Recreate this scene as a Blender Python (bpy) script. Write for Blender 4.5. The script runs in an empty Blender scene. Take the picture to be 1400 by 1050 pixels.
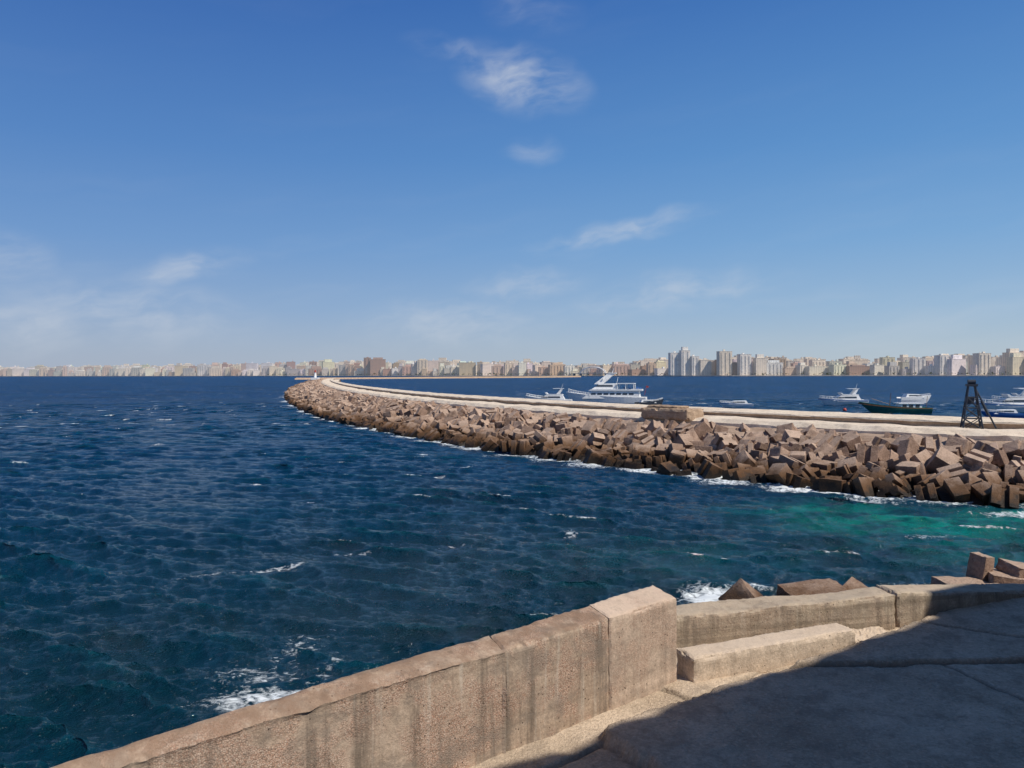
import bpy, bmesh, math, random
import numpy as np
from mathutils import Vector, Matrix, noise, Euler
random.seed(7)
rng = np.random.default_rng(5)
scene = bpy.context.scene
col = scene.collection
R = math.radians

# ------------------------------------------------------------------ helpers
class G:
    def __init__(s, owner):
        owner.use_nodes = True
        s.t = owner.node_tree
        s.t.nodes.clear()
    def n(s, typ, ins=None, **props):
        nd = s.t.nodes.new(typ)
        for k, v in props.items():
            setattr(nd, k, v)
        for k, v in (ins or {}).items():
            sock = nd.inputs[k]
            if isinstance(v, bpy.types.NodeSocket):
                s.t.links.new(v, sock)
            else:
                sock.default_value = v
        return nd
    def m(s, op, a, b=0.0, c=None, clamp=False):
        ins = {0: a, 1: b}
        if c is not None: ins[2] = c
        return s.n('ShaderNodeMath', ins, operation=op, use_clamp=clamp).outputs[0]
    def mix(s, f, a, b, blend='MIX'):
        def c(v): return v if isinstance(v, bpy.types.NodeSocket) else (v[0], v[1], v[2], 1)
        return s.n('ShaderNodeMix', {0: f, 6: c(a), 7: c(b)}, data_type='RGBA', blend_type=blend).outputs[2]
    def noise(s, vec, scale, detail=4, rough=0.55, dist=0.0):
        return s.n('ShaderNodeTexNoise', {'Vector': vec, 'Scale': scale, 'Detail': detail, 'Roughness': rough, 'Distortion': dist}).outputs['Fac']
    def vscale(s, vec, xyz):
        return s.n('ShaderNodeVectorMath', {0: vec, 1: xyz}, operation='MULTIPLY').outputs[0]
    def step(s, v, lo, hi, a=0.0, b=1.0):
        return s.n('ShaderNodeMapRange', {0: v, 1: lo, 2: hi, 3: a, 4: b}, interpolation_type='SMOOTHSTEP').outputs[0]
    def ramp(s, v, stops):
        cr = s.n('ShaderNodeValToRGB', {0: v}); els = cr.color_ramp.elements
        els[0].position = stops[0][0]; els[0].color = (*stops[0][1], 1)
        els[1].position = stops[-1][0]; els[1].color = (*stops[-1][1], 1)
        for p, c in stops[1:-1]:
            e_ = els.new(p); e_.color = (*c, 1)
        return cr.outputs[0]
    def out(s, shader, world=False):
        o = s.n('ShaderNodeOutputWorld' if world else 'ShaderNodeOutputMaterial')
        s.t.links.new(shader, o.inputs[0])

def mat_stone(name, c1, c2, scale=1.0, bump=0.5, streak=0.0, boards=0.0, pebble=0.0, rough=0.9, bscale=20.0, grime=0.0, joint=False):
    mt = bpy.data.materials.new(name); g = G(mt)
    P = g.n('ShaderNodeNewGeometry').outputs['Position']
    n1 = g.noise(P, 0.9*scale, 5, 0.65)
    n2 = g.noise(P, 5.0*scale, 5, 0.7)
    c = g.mix(g.step(n1, 0.35, 0.68), c1, c2)
    c = g.mix(g.step(n2, 0.42, 0.75, 0, 0.55), c, tuple(x*0.55 for x in c2))
    n3 = g.noise(P, 34*scale, 3, 0.75)
    c = g.mix(g.step(n3, 0.5, 0.7, 0, 0.4), c, tuple(min(1, x*1.4) for x in c1))
    c = g.mix(g.step(n3, 0.5, 0.32, 0, 0.35), c, tuple(x*0.5 for x in c2))
    hgt = g.m('ADD', g.m('MULTIPLY', n3, 0.6), g.m('MULTIPLY', n2, 0.6))
    if pebble:
        vo = g.n('ShaderNodeTexVoronoi', {'Vector': P, 'Scale': 80.0, 'Randomness': 1.0})
        pc = g.mix(g.n('ShaderNodeSeparateColor', {0: vo.outputs['Color']}).outputs[0], (0.38, 0.20, 0.135), (0.58, 0.45, 0.36))
        pc = g.mix(g.step(vo.outputs['Distance'], 0.4, 0.8), pc, (0.20, 0.13, 0.09))
        pm = g.m('MULTIPLY', g.step(g.noise(P, 1.5, 5, 0.7), 0.44, 0.58), pebble)
        c = g.mix(pm, c, pc)
        hgt = g.m('ADD', hgt, g.m('MULTIPLY', g.m('SUBTRACT', 1.0, vo.outputs['Distance']), g.m('MULTIPLY', pm, 0.5)))
    if streak:
        st = g.noise(g.vscale(P, (6, 6, 0.45)), 1.0, 5, 0.65)
        c = g.mix(g.step(st, 0.46, 0.66, 0, streak), c, (0.115, 0.09, 0.07))
        st2 = g.noise(g.vscale(P, (10, 10, 0.6)), 1.0, 3, 0.6)
        c = g.mix(g.step(st2, 0.55, 0.72, 0, streak*0.5), c, (0.58, 0.52, 0.44))
    if grime:
        gm = g.noise(g.vscale(P, (1.1, 1.1, 1.6)), 1.6, 6, 0.72, 0.4)
        c = g.mix(g.step(gm, 0.48, 0.60, 0, grime), c, (0.20, 0.165, 0.135))
        # pits
        pit = g.n('ShaderNodeTexVoronoi', {'Vector': P, 'Scale': 14.0, 'Randomness': 1.0}).outputs['Distance']
        c = g.mix(g.m('MULTIPLY', g.step(pit, 0.16, 0.06), g.step(n1, 0.45, 0.55)), c, (0.07, 0.05, 0.038))
    if boards:
        bd = g.noise(g.vscale(P, (0.35, 0.35, 11)), 1.0, 2, 0.6)
        c = g.mix(g.step(bd, 0.52, 0.62, 0, boards), c, tuple(x*0.5 for x in c2))
        hgt = g.m('ADD', hgt, g.m('MULTIPLY', bd, boards))
    if streak:
        nz = g.n('ShaderNodeSeparateXYZ', {0: g.n('ShaderNodeNewGeometry').outputs['Normal']}).outputs[2]
        c = g.mix(g.m('MULTIPLY', g.step(nz, 0.6, 0.9), g.step(n2, 0.35, 0.65, 0.25, 0.8)), c, (0.24, 0.155, 0.105) if pebble > 0.5 else c1)
    if joint:
        jt = g.n('ShaderNodeAttribute', attribute_name='joint').outputs['Fac']
        c = g.mix(g.m('MULTIPLY', jt, 0.65), c, (0.09, 0.07, 0.054))
        c = g.mix(g.step(g.noise(P, 2.3, 6, 0.75), 0.5, 0.62, 0, 0.45), c, (0.24, 0.19, 0.145))
    bp = g.n('ShaderNodeBump', {'Strength': bump, 'Distance': 0.6/bscale, 'Height': hgt})
    b = g.n('ShaderNodeBsdfPrincipled', {'Base Color': c, 'Roughness': rough, 'Normal': bp.outputs[0], 'Specular IOR Level': 0.2})
    g.out(b.outputs[0]); return mt

def mat_paint(name, c, rough=0.4, metallic=0.0, var=0.12, spec=0.4):
    mt = bpy.data.materials.new(name); g = G(mt)
    P = g.n('ShaderNodeTexCoord').outputs['Object']
    n1 = g.noise(g.vscale(P, (1.2, 1.2, 2.2)), 1.3, 5, 0.65)
    cc = g.mix(g.step(n1, 0.45, 0.75, 0, 1), c, tuple(x*(1-var*2.2) for x in c))
    b = g.n('ShaderNodeBsdfPrincipled', {'Base Color': cc, 'Roughness': rough, 'Metallic': metallic, 'Specular IOR Level': spec})
    g.out(b.outputs[0]); return mt

def mesh_obj(name, verts, faces, mat=None, parent=None, smooth=False):
    me = bpy.data.meshes.new(name)
    me.from_pydata([tuple(v) for v in verts], [], faces)
    bm = bmesh.new(); bm.from_mesh(me)
    bmesh.ops.recalc_face_normals(bm, faces=bm.faces)
    bm.to_mesh(me); bm.free()
    if smooth:
        me.polygons.foreach_set('use_smooth', [True]*len(me.polygons))
    ob = bpy.data.objects.new(name, me)
    if mat: me.materials.append(mat)
    col.objects.link(ob)
    if parent: ob.parent = parent
    return ob

def empty(name, loc=(0, 0, 0), rot=0.0, label='', cat='', group=None):
    e = bpy.data.objects.new(name, None)
    e.location = loc; e.rotation_euler = (0, 0, rot)
    e.empty_display_size = 0.3
    col.objects.link(e)
    tag(e, label, cat, group)
    return e

def tag(o, label, cat, group=None):
    o['label'] = label; o['category'] = cat
    if group: o['group'] = group

class MB:
    def __init__(s): s.v = []; s.f = []
    def add(s, vs, fs):
        k = len(s.v); s.v += [tuple(v) for v in vs]; s.f += [tuple(i+k for i in f) for f in fs]
    def box(s, x0, x1, y0, y1, z0, z1, M=None):
        vs = [Vector((x, y, z)) for z in (z0, z1) for y in (y0, y1) for x in (x0, x1)]
        if M: vs = [M @ v for v in vs]
        s.add(vs, [(0, 1, 3, 2), (4, 6, 7, 5), (0, 4, 5, 1), (2, 3, 7, 6), (0, 2, 6, 4), (1, 5, 7, 3)])
    def bar(s, a, b, r=0.05, r2=None, n=6):
        a = Vector(a); b = Vector(b); d = (b-a)
        q = d.to_track_quat('Z', 'Y'); r2 = r if r2 is None else r2
        vs = []
        for base, rr in ((a, r), (b, r2)):
            for i in range(n):
                an = 2*math.pi*i/n
                vs.append(base + q @ Vector((math.cos(an)*rr, math.sin(an)*rr, 0)))
        fs = [(i, (i+1) % n, n+(i+1) % n, n+i) for i in range(n)]
        fs += [tuple(range(n-1, -1, -1)), tuple(range(n, 2*n))]
        s.add(vs, fs)
    def prof(s, pts, wb, wt):
        zs = [p[1] for p in pts]; z0, z1 = min(zs), max(zs)
        n = len(pts)
        w = [wb+(wt-wb)*((p[1]-z0)/(z1-z0+1e-6)) for p in pts]
        vs = [(p[0], w[i], p[1]) for i, p in enumerate(pts)]+[(p[0], -w[i], p[1]) for i, p in enumerate(pts)]
        fs = [tuple(range(n)), tuple(range(2*n-1, n-1, -1))]
        fs += [(i, i+n, (i+1) % n+n, (i+1) % n) for i in range(n)]
        s.add(vs, fs)
    def obj(s, name, mat, parent=None, smooth=False):
        return mesh_obj(name, s.v, s.f, mat, parent, smooth)

def rough_block(quad, z0, z1, res=0.06, amp=0.012, chip=0.03, seed=0.0, freq=2.5, endchip=1.0, topdip=0.0, band=0.09):
    if not hasattr(z1, '__len__'): z1 = [z1]*4
    if not hasattr(z0, '__len__'): z0 = [z0]*4
    q = [Vector((p[0], p[1], 0)) for p in quad]
    L = max((q[1]-q[0]).length, (q[2]-q[3]).length); W = max((q[3]-q[0]).length, (q[2]-q[1]).length)
    H = max(z1)-min(z0)
    na = max(2, min(380, int(L/res))); nb = max(2, min(60, int(W/res))); nc = max(2, min(60, int(H/res)))
    def pos(a, b, c):
        lo = (q[0]*(1-a)+q[1]*a)*(1-b)+(q[3]*(1-a)+q[2]*a)*b
        zb = (z0[0]*(1-a)+z0[1]*a)*(1-b)+(z0[3]*(1-a)+z0[2]*a)*b
        zt = (z1[0]*(1-a)+z1[1]*a)*(1-b)+(z1[3]*(1-a)+z1[2]*a)*b
        return Vector((lo.x, lo.y, zb+(zt-zb)*c))
    idx = {}; vs = []; fs = []
    def vid(i, j, k):
        key = (i, j, k)
        if key in idx: return idx[key]
        a, b, c = i/na, j/nb, k/nc
        p = pos(a, b, c)
        da = min(a, 1-a)*L; db = min(b, 1-b)*W; dc = min(c, 1-c)*H
        ds = sorted((da/max(endchip, 0.01), db, dc))
        e = ds[1]
        so = Vector((seed, seed*1.7, -seed))
        nn = noise.noise_vector((p+so)*freq)*amp + noise.noise_vector((p+so)*freq*5)*amp*0.45
        if endchip < 0.9 and da < 0.001: nn *= 0.3
        if topdip and c > 0.5: p.z += topdip*noise.noise((p)*1.3)*(c-0.5)*2
        if e < band:
            ch = chip*(0.3+1.3*max(0, noise.noise((p+so)*3.1))+0.9*abs(noise.noise((p+so)*9)))*(1-e/band)**1.5
            dirn = Vector((0, 0, 0))
            ax = (q[1]-q[0]).normalized(); bx = (q[3]-q[0]).normalized()
            if da < band*endchip: dirn += ax*(1 if a < 0.5 else -1)*endchip
            if db < band: dirn += bx*(1 if b < 0.5 else -1)
            if dc < band: dirn += Vector((0, 0, 1 if c < 0.5 else -1))
            p = p+dirn*ch
        p = p+nn
        idx[key] = len(vs); vs.append(p); return idx[key]
    for i in range(na):
        for j in range(nb):
            for k in (0, nc): fs.append((vid(i, j, k), vid(i+1, j, k), vid(i+1, j+1, k), vid(i, j+1, k)))
        for k in range(nc):
            for j in (0, nb): fs.append((vid(i, j, k), vid(i+1, j, k), vid(i+1, j, k+1), vid(i, j, k+1)))
    for j in range(nb):
        for k in range(nc):
            for i in (0, na): fs.append((vid(i, j, k), vid(i, j+1, k), vid(i, j+1, k+1), vid(i, j, k+1)))
    return vs, fs

# ------------------------------------------------------------------ camera
cam = bpy.data.cameras.new('camera'); co = bpy.data.objects.new('camera', cam); col.objects.link(co)
co.location = (0, 0, 10)
co.rotation_euler = (Matrix.Rotation(R(90), 4, 'X') @ Matrix.Rotation(R(-0.15), 4, 'Z')).to_euler()
cam.sensor_width = 36; cam.lens = 36*1060/1400
cam.shift_y = -15/1400
cam.clip_start = 0.1; cam.clip_end = 40000
scene.camera = co
scene.view_settings.view_transform = 'Standard'; scene.view_settings.look = 'None'; scene.view_settings.exposure = 0

# ------------------------------------------------------------------ light
SUNH = Vector((0.84, -0.54)).normalized(); EL = R(50)
tos = Vector((SUNH.x*math.cos(EL), SUNH.y*math.cos(EL), math.sin(EL)))
sl = bpy.data.lights.new('sun', 'SUN'); sl.energy = 4.6; sl.angle = R(0.53); sl.color = (1.0, 0.93, 0.82)
so = bpy.data.objects.new('sun', sl); so.rotation_euler = tos.to_track_quat('Z', 'Y').to_euler(); so.location = (40, -20, 60); col.objects.link(so)

w = bpy.data.worlds.new('World'); scene.world = w; g = G(w)
sky = g.n('ShaderNodeTexSky', sky_type='NISHITA', sun_disc=False, sun_elevation=EL, sun_rotation=math.atan2(SUNH.x, SUNH.y), altitude=10, air_density=1.0, dust_density=0.6, ozone_density=1.5)
D = g.n('ShaderNodeTexCoord').outputs['Generated']
sep = g.n('ShaderNodeSeparateXYZ', {0: D})
az = g.m('MULTIPLY', g.m('ARCTAN2', sep.outputs[0], sep.outputs[1]), 57.2958)
el = g.m('MULTIPLY', g.m('ARCSINE', sep.outputs[2]), 57.2958)
pv = g.n('ShaderNodeCombineXYZ', {0: az, 1: el, 2: 0.0}).outputs[0]
warp = g.n('ShaderNodeTexNoise', {'Vector': pv, 'Scale': 0.3, 'Detail': 2.0}).outputs['Color']
wv = g.n('ShaderNodeVectorMath', {0: warp, 1: (0.5, 0.5, 0.5)}, operation='SUBTRACT').outputs[0]
pw = g.n('ShaderNodeVectorMath', {0: pv, 1: g.vscale(wv, (2.6, 1.6, 0))}, operation='ADD').outputs[0]
clouds = [(0.8, 20.6, 4.8, 2.2, -12, 0.72), (-3.5, 22.4, 4.0, 0.9, -8, 0.28), (8.1, 10.3, 6.8, 0.95, 10, 0.55), (-23.0, 7.1, 4.4, 1.2, 16, 0.52), (-26.5, 4.0, 9.0, 2.3, -4, 0.48),
          (11.7, 5.7, 8.0, 1.6, 8, 0.46), (0.9, 6.5, 4.8, 1.3, 6, 0.44), (1.6, 16.0, 2.2, 1.0, 0, 0.26), (-33.5, 7.2, 3.8, 1.9, -10, 0.38),
          (-4.3, 3.6, 8.0, 1.9, 0, 0.45), (-33, 3.2, 8, 2.0, 0, 0.45), (1.0, 25.5, 4, 2.0, -20, 0.17)]
msk = None
for (a, e, sw, sh, ang, k) in clouds:
    d = g.n('ShaderNodeVectorMath', {0: pw, 1: (a, e, 0)}, operation='SUBTRACT').outputs[0]
    rt = g.n('ShaderNodeVectorRotate', {'Vector': d, 'Angle': R(-ang)}, rotation_type='Z_AXIS').outputs[0]
    ln = g.n('ShaderNodeVectorMath', {0: g.vscale(rt, (1/sw, 1/sh, 0))}, operation='LENGTH').outputs['Value']
    v = g.step(ln, 0.0, 1.3, k, 0.0)
    msk = v if msk is None else g.m('MAXIMUM', msk, v)
rt = g.n('ShaderNodeVectorRotate', {'Vector': pw, 'Angle': R(-8)}, rotation_type='Z_AXIS').outputs[0]
st = g.noise(g.vscale(rt, (0.28, 0.75, 1)), 1.0, 5, 0.55, 0.1)
cl = g.m('MULTIPLY', g.m('MULTIPLY', g.step(st, 0.22, 0.82), msk), 1.1, clamp=True)
thin = g.m('MULTIPLY', g.step(g.noise(g.vscale(rt, (0.05, 0.35, 1)), 1.0, 3, 0.6), 0.45, 0.85), g.step(el, 0, 16, 0.18, 0.02))
cl = g.m('MAXIMUM', cl, thin)
grad = g.ramp(g.m('DIVIDE', el, 90.0, clamp=True), [(0.0, (4.1, 4.85, 5.85)), (0.02, (3.6, 4.6, 6.0)), (0.05, (2.65, 4.1, 6.3)), (0.10, (1.65, 3.4, 6.3)), (0.17, (0.92, 2.55, 5.75)), (0.30, (0.32, 1.36, 4.45)), (0.45, (0.3, 0.95, 2.7)), (1.0, (0.35, 0.7, 1.7))])
azt = g.step(az, -36, 36, 0.88, 1.14)
grad = g.vscale(grad, g.n('ShaderNodeCombineXYZ', {0: azt, 1: azt, 2: g.m('ADD', g.m('MULTIPLY', azt, 0.5), 0.5)}).outputs[0])
base = g.mix(0.88, sky.outputs[0], grad)
skc = g.mix(cl, base, (6.2, 6.6, 7.2))
g.out(g.n('ShaderNodeBackground', {'Color': skc, 'Strength': 0.1}).outputs[0], world=True)

# ------------------------------------------------------------------ breakwater curve
WL = [(150, 10), (110, 24), (80, 36), (60, 45), (46, 54.5), (38.9, 58.9), (33.7, 60.5), (29.9, 63.5), (26, 68.0), (20.8, 74.0), (15.3, 80.9), (8.3, 88.6), (0, 99), (-6.2, 109.3),
      (-11.1, 117.8), (-18.3, 130), (-27.4, 147), (-40.3, 174), (-56, 214), (-79, 281), (-108, 379), (-148, 530), (-190, 707), (-228, 883)]
def catmull(P, step):
    P = [np.array(p, float) for p in P]; P = [2*P[0]-P[1]]+P+[2*P[-1]-P[-2]]
    out = []
    for i in range(1, len(P)-2):
        n = max(2, int(np.linalg.norm(P[i+1]-P[i])/0.5))
        for k in range(n):
            t = k/n
            out.append(0.5*((2*P[i])+(-P[i-1]+P[i+1])*t+(2*P[i-1]-5*P[i]+4*P[i+1]-P[i+2])*t*t+(-P[i-1]+3*P[i]-3*P[i+1]+P[i+2])*t**3))
    out.append(P[-2]); out = np.array(out)
    s = np.concatenate([[0], np.cumsum(np.linalg.norm(np.diff(out, axis=0), axis=1))])
    sn = np.arange(0, s[-1], step)
    return np.stack([np.interp(sn, s, out[:, 0]), np.interp(sn, s, out[:, 1])], 1)
CV = catmull(WL, 2.0)
ker = np.ones(9)/9
CS = CV.copy()
for a in (0, 1): CS[4:-4, a] = np.convolve(CV[:, a], ker, 'valid')
CV = CS
T = np.gradient(CV, axis=0)
for a in (0, 1): T[:, a] = np.convolve(np.pad(T[:, a], 8, mode='edge'), np.ones(17)/17, 'valid')
T /= np.linalg.norm(T, axis=1)[:, None]
NR = np.stack([T[:, 1], -T[:, 0]], 1)
NC = len(CV)
def at(i, o):
    i = max(0, min(NC-1.001, i)); k = int(i); f = i-k
    p = CV[k]*(1-f)+CV[k+1]*f; n = NR[k]*(1-f)+NR[k+1]*f
    return p+n*o

def sweep(name, prof, i0, i1, mat, parent=None, jit=0.0, caps=True, closed=True):
    vs = []; fs = []; n = len(prof)
    for i in range(i0, i1+1):
        for j, (o, z) in enumerate(prof):
            jo = jit*noise.noise(Vector((i*0.9, j*3.1, 0))); jz = jit*0.6*noise.noise(Vector((i*0.7, j*2.3, 9)))
            p = at(i, o+jo); vs.append((p[0], p[1], z+jz))
    m = i1-i0+1
    for i in range(m-1):
        for j in range(n if closed else n-1):
            k = (j+1) % n
            fs.append((i*n+j, i*n+k, (i+1)*n+k, (i+1)*n+j))
    if caps and closed:
        fs.append(tuple(range(n))); fs.append(tuple(range((m-1)*n, m*n)))
    return mesh_obj(name, vs, fs, mat, parent)

M_core = mat_stone('rubble', (0.17, 0.115, 0.08), (0.08, 0.053, 0.036), 0.35, 1.0, bscale=2)
M_pale = mat_stone('pale_promenade', (0.80, 0.68, 0.54), (0.66, 0.54, 0.42), 0.45, 0.6, bscale=5)
M_pink = mat_stone('pink_rock', (0.54, 0.395, 0.29), (0.36, 0.25, 0.18), 0.5, 1.0, bscale=3)
M_brown = mat_stone('brown_masonry', (0.52, 0.385, 0.27), (0.36, 0.25, 0.17), 0.5, 0.8, boards=0.3, bscale=4)

bw = empty('breakwater', (0, 0, 0), 0, 'long curved rubble breakwater with pale promenade reaching into the sea', 'breakwater')
sweep('rubble_core', [(-7, -3.5), (0, -0.9), (5, 0.1), (10, 1.2), (13, 2.3), (32, 2.4), (33, -3.5)], 0, NC-1, M_core, bw, 0.5)
sweep('rock_shelf', [(11.2, 2.0), (12.0, 2.9), (14.5, 3.3), (17.5, 3.55), (17.5, 2.0)], 0, NC-1, M_pink, bw, 1.0)
sweep('promenade', [(17.0, 2.5), (17.0, 3.85), (17.8, 4.30), (19.6, 4.40), (19.7, 4.26), (24.2, 4.2), (24.2, 2.5)], 0, NC-2, M_pale, bw, 0.35)
sweep('harbour_quay', [(25.4, 1.5), (25.4, 3.2), (31.0, 3.1), (31.2, 1.5)], 0, NC-2, M_pale, bw, 0.1)
hw = empty('harbour_wall', (0, 0, 0), 0, 'low brown masonry wall with pale coping along the breakwater', 'wall')
sweep('wall', [(24.0, 2.6), (24.0, 4.66), (25.2, 4.66), (25.2, 2.6)], 0, NC-3, M_brown, hw, 0.05)
sweep('coping', [(23.8, 4.663), (23.9, 4.84), (26.4, 5.18), (26.4, 4.663)], 0, NC-3, M_pale, hw, 0.16)

def rb(name, quad, z0, z1, mat, parent=None, **k):
    vs, fs = rough_block(quad, z0, z1, **k); return mesh_obj(name, vs, fs, mat, parent)
def rq(cx, cy, dx, dy, hl, hw_):
    n = math.hypot(dx, dy); dx /= n; dy /= n; px, py = -dy, dx
    return [(cx-dx*hl-px*hw_, cy-dy*hl-py*hw_), (cx+dx*hl-px*hw_, cy+dy*hl-py*hw_), (cx+dx*hl+px*hw_, cy+dy*hl+py*hw_), (cx-dx*hl+px*hw_, cy-dy*hl+py*hw_)]
e = empty('masonry_platform', (0, 0, 0), 0, 'squat brown masonry platform built onto the breakwater promenade', 'platform')
rb('base', rq(20.9, 101.5, -0.62, 0.78, 3.9, 1.8), 3.9, 5.4, M_brown, e, res=0.35, amp=0.08, chip=0.16, freq=1.0)
rb('cap', rq(20.5, 102.1, -0.62, 0.78, 2.6, 1.3), 5.35, 5.7, M_brown, e, res=0.35, amp=0.06, chip=0.12, freq=1.0)

# ------------------------------------------------------------------ concrete blocks
def mat_blocks(name, zoff=0.0):
    mt = bpy.data.materials.new(name); g = G(mt)
    geo = g.n('ShaderNodeNewGeometry'); P = geo.outputs['Position']
    oi = g.n('ShaderNodeObjectInfo').outputs['Random']
    r = g.m('FRACT', g.m('ADD', geo.outputs['Random Per Island'], oi))
    base = g.ramp(r, [(0.0, (0.19, 0.118, 0.086)), (0.2, (0.40, 0.275, 0.205)), (0.4, (0.25, 0.160, 0.118)), (0.6, (0.50, 0.355, 0.27)), (0.8, (0.29, 0.19, 0.14)), (1.0, (0.42, 0.295, 0.22))])
    n1 = g.noise(P, 1.1, 5, 0.7); n2 = g.noise(P, 8, 4, 0.75)
    c = g.mix(g.step(n1, 0.4, 0.66, 0, 0.65), base, (0.125, 0.074, 0.05))
    c = g.mix(g.step(n2, 0.5, 0.72, 0, 0.4), c, (0.52, 0.39, 0.295))
    c = g.mix(g.step(n2, 0.48, 0.3, 0, 0.55), c, (0.09, 0.056, 0.038))
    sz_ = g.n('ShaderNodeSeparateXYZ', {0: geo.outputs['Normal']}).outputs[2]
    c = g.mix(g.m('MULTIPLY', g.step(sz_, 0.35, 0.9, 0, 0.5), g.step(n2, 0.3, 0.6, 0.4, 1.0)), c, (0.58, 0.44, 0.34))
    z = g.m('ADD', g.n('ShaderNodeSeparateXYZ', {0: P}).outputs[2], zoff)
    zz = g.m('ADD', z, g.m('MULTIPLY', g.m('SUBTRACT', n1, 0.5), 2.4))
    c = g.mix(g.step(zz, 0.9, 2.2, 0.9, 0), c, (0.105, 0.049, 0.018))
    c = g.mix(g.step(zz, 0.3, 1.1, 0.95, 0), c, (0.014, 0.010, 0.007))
    bp = g.n('ShaderNodeBump', {'Strength': 1.0, 'Distance': 0.11, 'Height': g.m('ADD', n1, g.m('MULTIPLY', n2, 0.7))})
    rg = g.step(zz, 0.2, 1.2, 0.4, 0.92)
    g.out(g.n('ShaderNodeBsdfPrincipled', {'Base Color': c, 'Roughness': rg, 'Normal': bp.outputs[0], 'Specular IOR Level': 0.25}).outputs[0])
    return mt
M_block = mat_blocks('block_concrete')
M_block2 = mat_blocks('near_block_concrete', 0.75)

def block_template(kind, seed, mat=None):
    h = 0.5; nt = 0.14; nd = 0.19
    if kind == 'plain': poly = [(-h, -h), (h, -h), (h, h), (-h, h)]
    elif kind == 'two':
        poly = [(-h, -h), (-nt, -h), (-nt, -h+nd), (nt, -h+nd), (nt, -h), (h, -h), (h, h), (nt, h), (nt, h-nd), (-nt, h-nd), (-nt, h), (-h, h)]
    elif kind == 'four':
        poly = []
        for a in range(4):
            Rm = Matrix.Rotation(a*math.pi/2, 2)
            for p in [(-h, -h), (-nt, -h), (-nt, -h+nd), (nt, -h+nd), (nt, -h)]:
                q = Rm @ Vector(p); poly.append((q.x, q.y))
    elif kind == 'step':
        poly = [(-h, -h), (h, -h), (h, 0.05), (0.12, 0.05), (0.12, h), (-h, h)]
    n = len(poly)
    bm = bmesh.new()
    k = 0.97
    lo = [bm.verts.new((p[0], p[1], -h)) for p in poly]; hi = [bm.verts.new((p[0]*k, p[1]*k, h)) for p in poly]
    bm.faces.new(lo[::-1]); bm.faces.new(hi)
    for i in range(n): bm.faces.new((lo[i], lo[(i+1) % n], hi[(i+1) % n], hi[i]))
    if kind == 'plain':
        bmesh.ops.subdivide_edges(bm, edges=list(bm.edges), cuts=7, use_grid_fill=True)
        for v in bm.verts:
            c_ = v.co.copy(); ex = sorted([abs(c_.x), abs(c_.y), abs(c_.z)])
            edge = max(0, ex[1]-0.36)/0.14
            ch = edge*(0.015+0.09*max(0, noise.noise(c_*2.8+Vector((seed*5, 0, 0))))+0.03*abs(noise.noise(c_*9)))
            v.co *= (1-ch)
            v.co += noise.noise_vector(c_*5+Vector((seed, 9, 0)))*0.012
    else:
        bmesh.ops.bevel(bm, geom=list(bm.edges), offset=0.024, segments=2, affect='EDGES', profile=0.6)
    for v in bm.verts:
        v.co += noise.noise_vector(v.co*2.2+Vector((seed*3.3, 0, 0)))*0.022
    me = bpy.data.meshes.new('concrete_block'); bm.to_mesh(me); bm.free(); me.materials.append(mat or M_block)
    return me
KINDS = ['plain', 'two', 'plain', 'four', 'plain', 'step', 'four', 'two']
temps = [block_template(k, i) for i, k in enumerate(KINDS)]
temps2 = [block_template('plain', i+20, M_block2) for i, k in enumerate(KINDS)]
tdat = [([v.co.copy() for v in me.vertices], [tuple(p.vertices) for p in me.polygons]) for me in temps]
cube_v = [Vector((x, y, z)) for z in (-.5, .5) for y in (-.5, .5) for x in (-.5, .5)]
cube_f = [(0, 2, 3, 1), (4, 5, 7, 6), (0, 1, 5, 4), (2, 6, 7, 3), (0, 4, 6, 2), (1, 3, 7, 5)]

blocks = []
i = 20.0
while i < NC-1:
    tl = math.atan2(T[int(i)][1], T[int(i)][0])
    for r_ in range(11):
        o = -1.3+r_*1.55+random.uniform(-0.55, 0.55)
        if r_ >= 9 and random.random() < 0.6: continue
        ii = i+random.uniform(-0.4, 0.4)
        p = at(ii, o)
        sz = random.choice([1.4, 1.55, 1.7, 1.8])*random.uniform(0.96, 1.05)
        z = -0.2+0.235*max(o, 0)+random.uniform(-0.35, 0.5)
        if random.random() < 0.22: z += 0.65
        z = min(z, 3.05)
        u_ = random.random()
        if u_ < 0.4: rot = (random.uniform(0, 6.28), random.uniform(-0.8, 0.8), random.uniform(0, 6.28))
        elif u_ < 0.75: rot = (random.uniform(-.5, .5)+random.choice([0, math.pi/2]), random.uniform(-.5, .5), tl+random.gauss(0, 0.5))
        else: rot = (random.uniform(-.2, .2)+math.pi/4, random.uniform(-.3, .3), tl+random.gauss(0, 0.6))
        blocks.append((p[0], p[1], z, sz, rot, random.randrange(8)))
    i += 0.88 if i < 300 else 1.1
pt = at(NC-1, 12)
for k in range(120):
    a = random.uniform(0, 6.28); rr = random.uniform(9, 19)
    blocks.append((pt[0]+math.cos(a)*rr, pt[1]+math.sin(a)*rr, 3.4-rr*0.18+random.uniform(-.3, .3), random.uniform(2, 2.6), (random.uniform(0, 6), random.uniform(-.8, .8), random.uniform(0, 6)), 0))
def inview(b): return abs(b[0]) < 0.7*b[1]
vis = sorted([b for b in blocks if inview(b)], key=lambda b: b[1])
GB = 'concrete blocks armouring the breakwater'
for b in vis[:287]:
    ob = bpy.data.objects.new('concrete_block', temps[b[5]]); ob.location = b[:3]; ob.scale = (b[3],)*3; ob.rotation_euler = b[4]
    col.objects.link(ob)
    tag(ob, ('weathered pinkish-brown concrete block resting on the breakwater slope' if b[2] > 0.9 else 'wet dark-stained concrete block at the foot of the breakwater'), 'concrete block', GB)
rest = vis[287:]+[b for b in blocks if not inview(b)]
mbk = MB()
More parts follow.
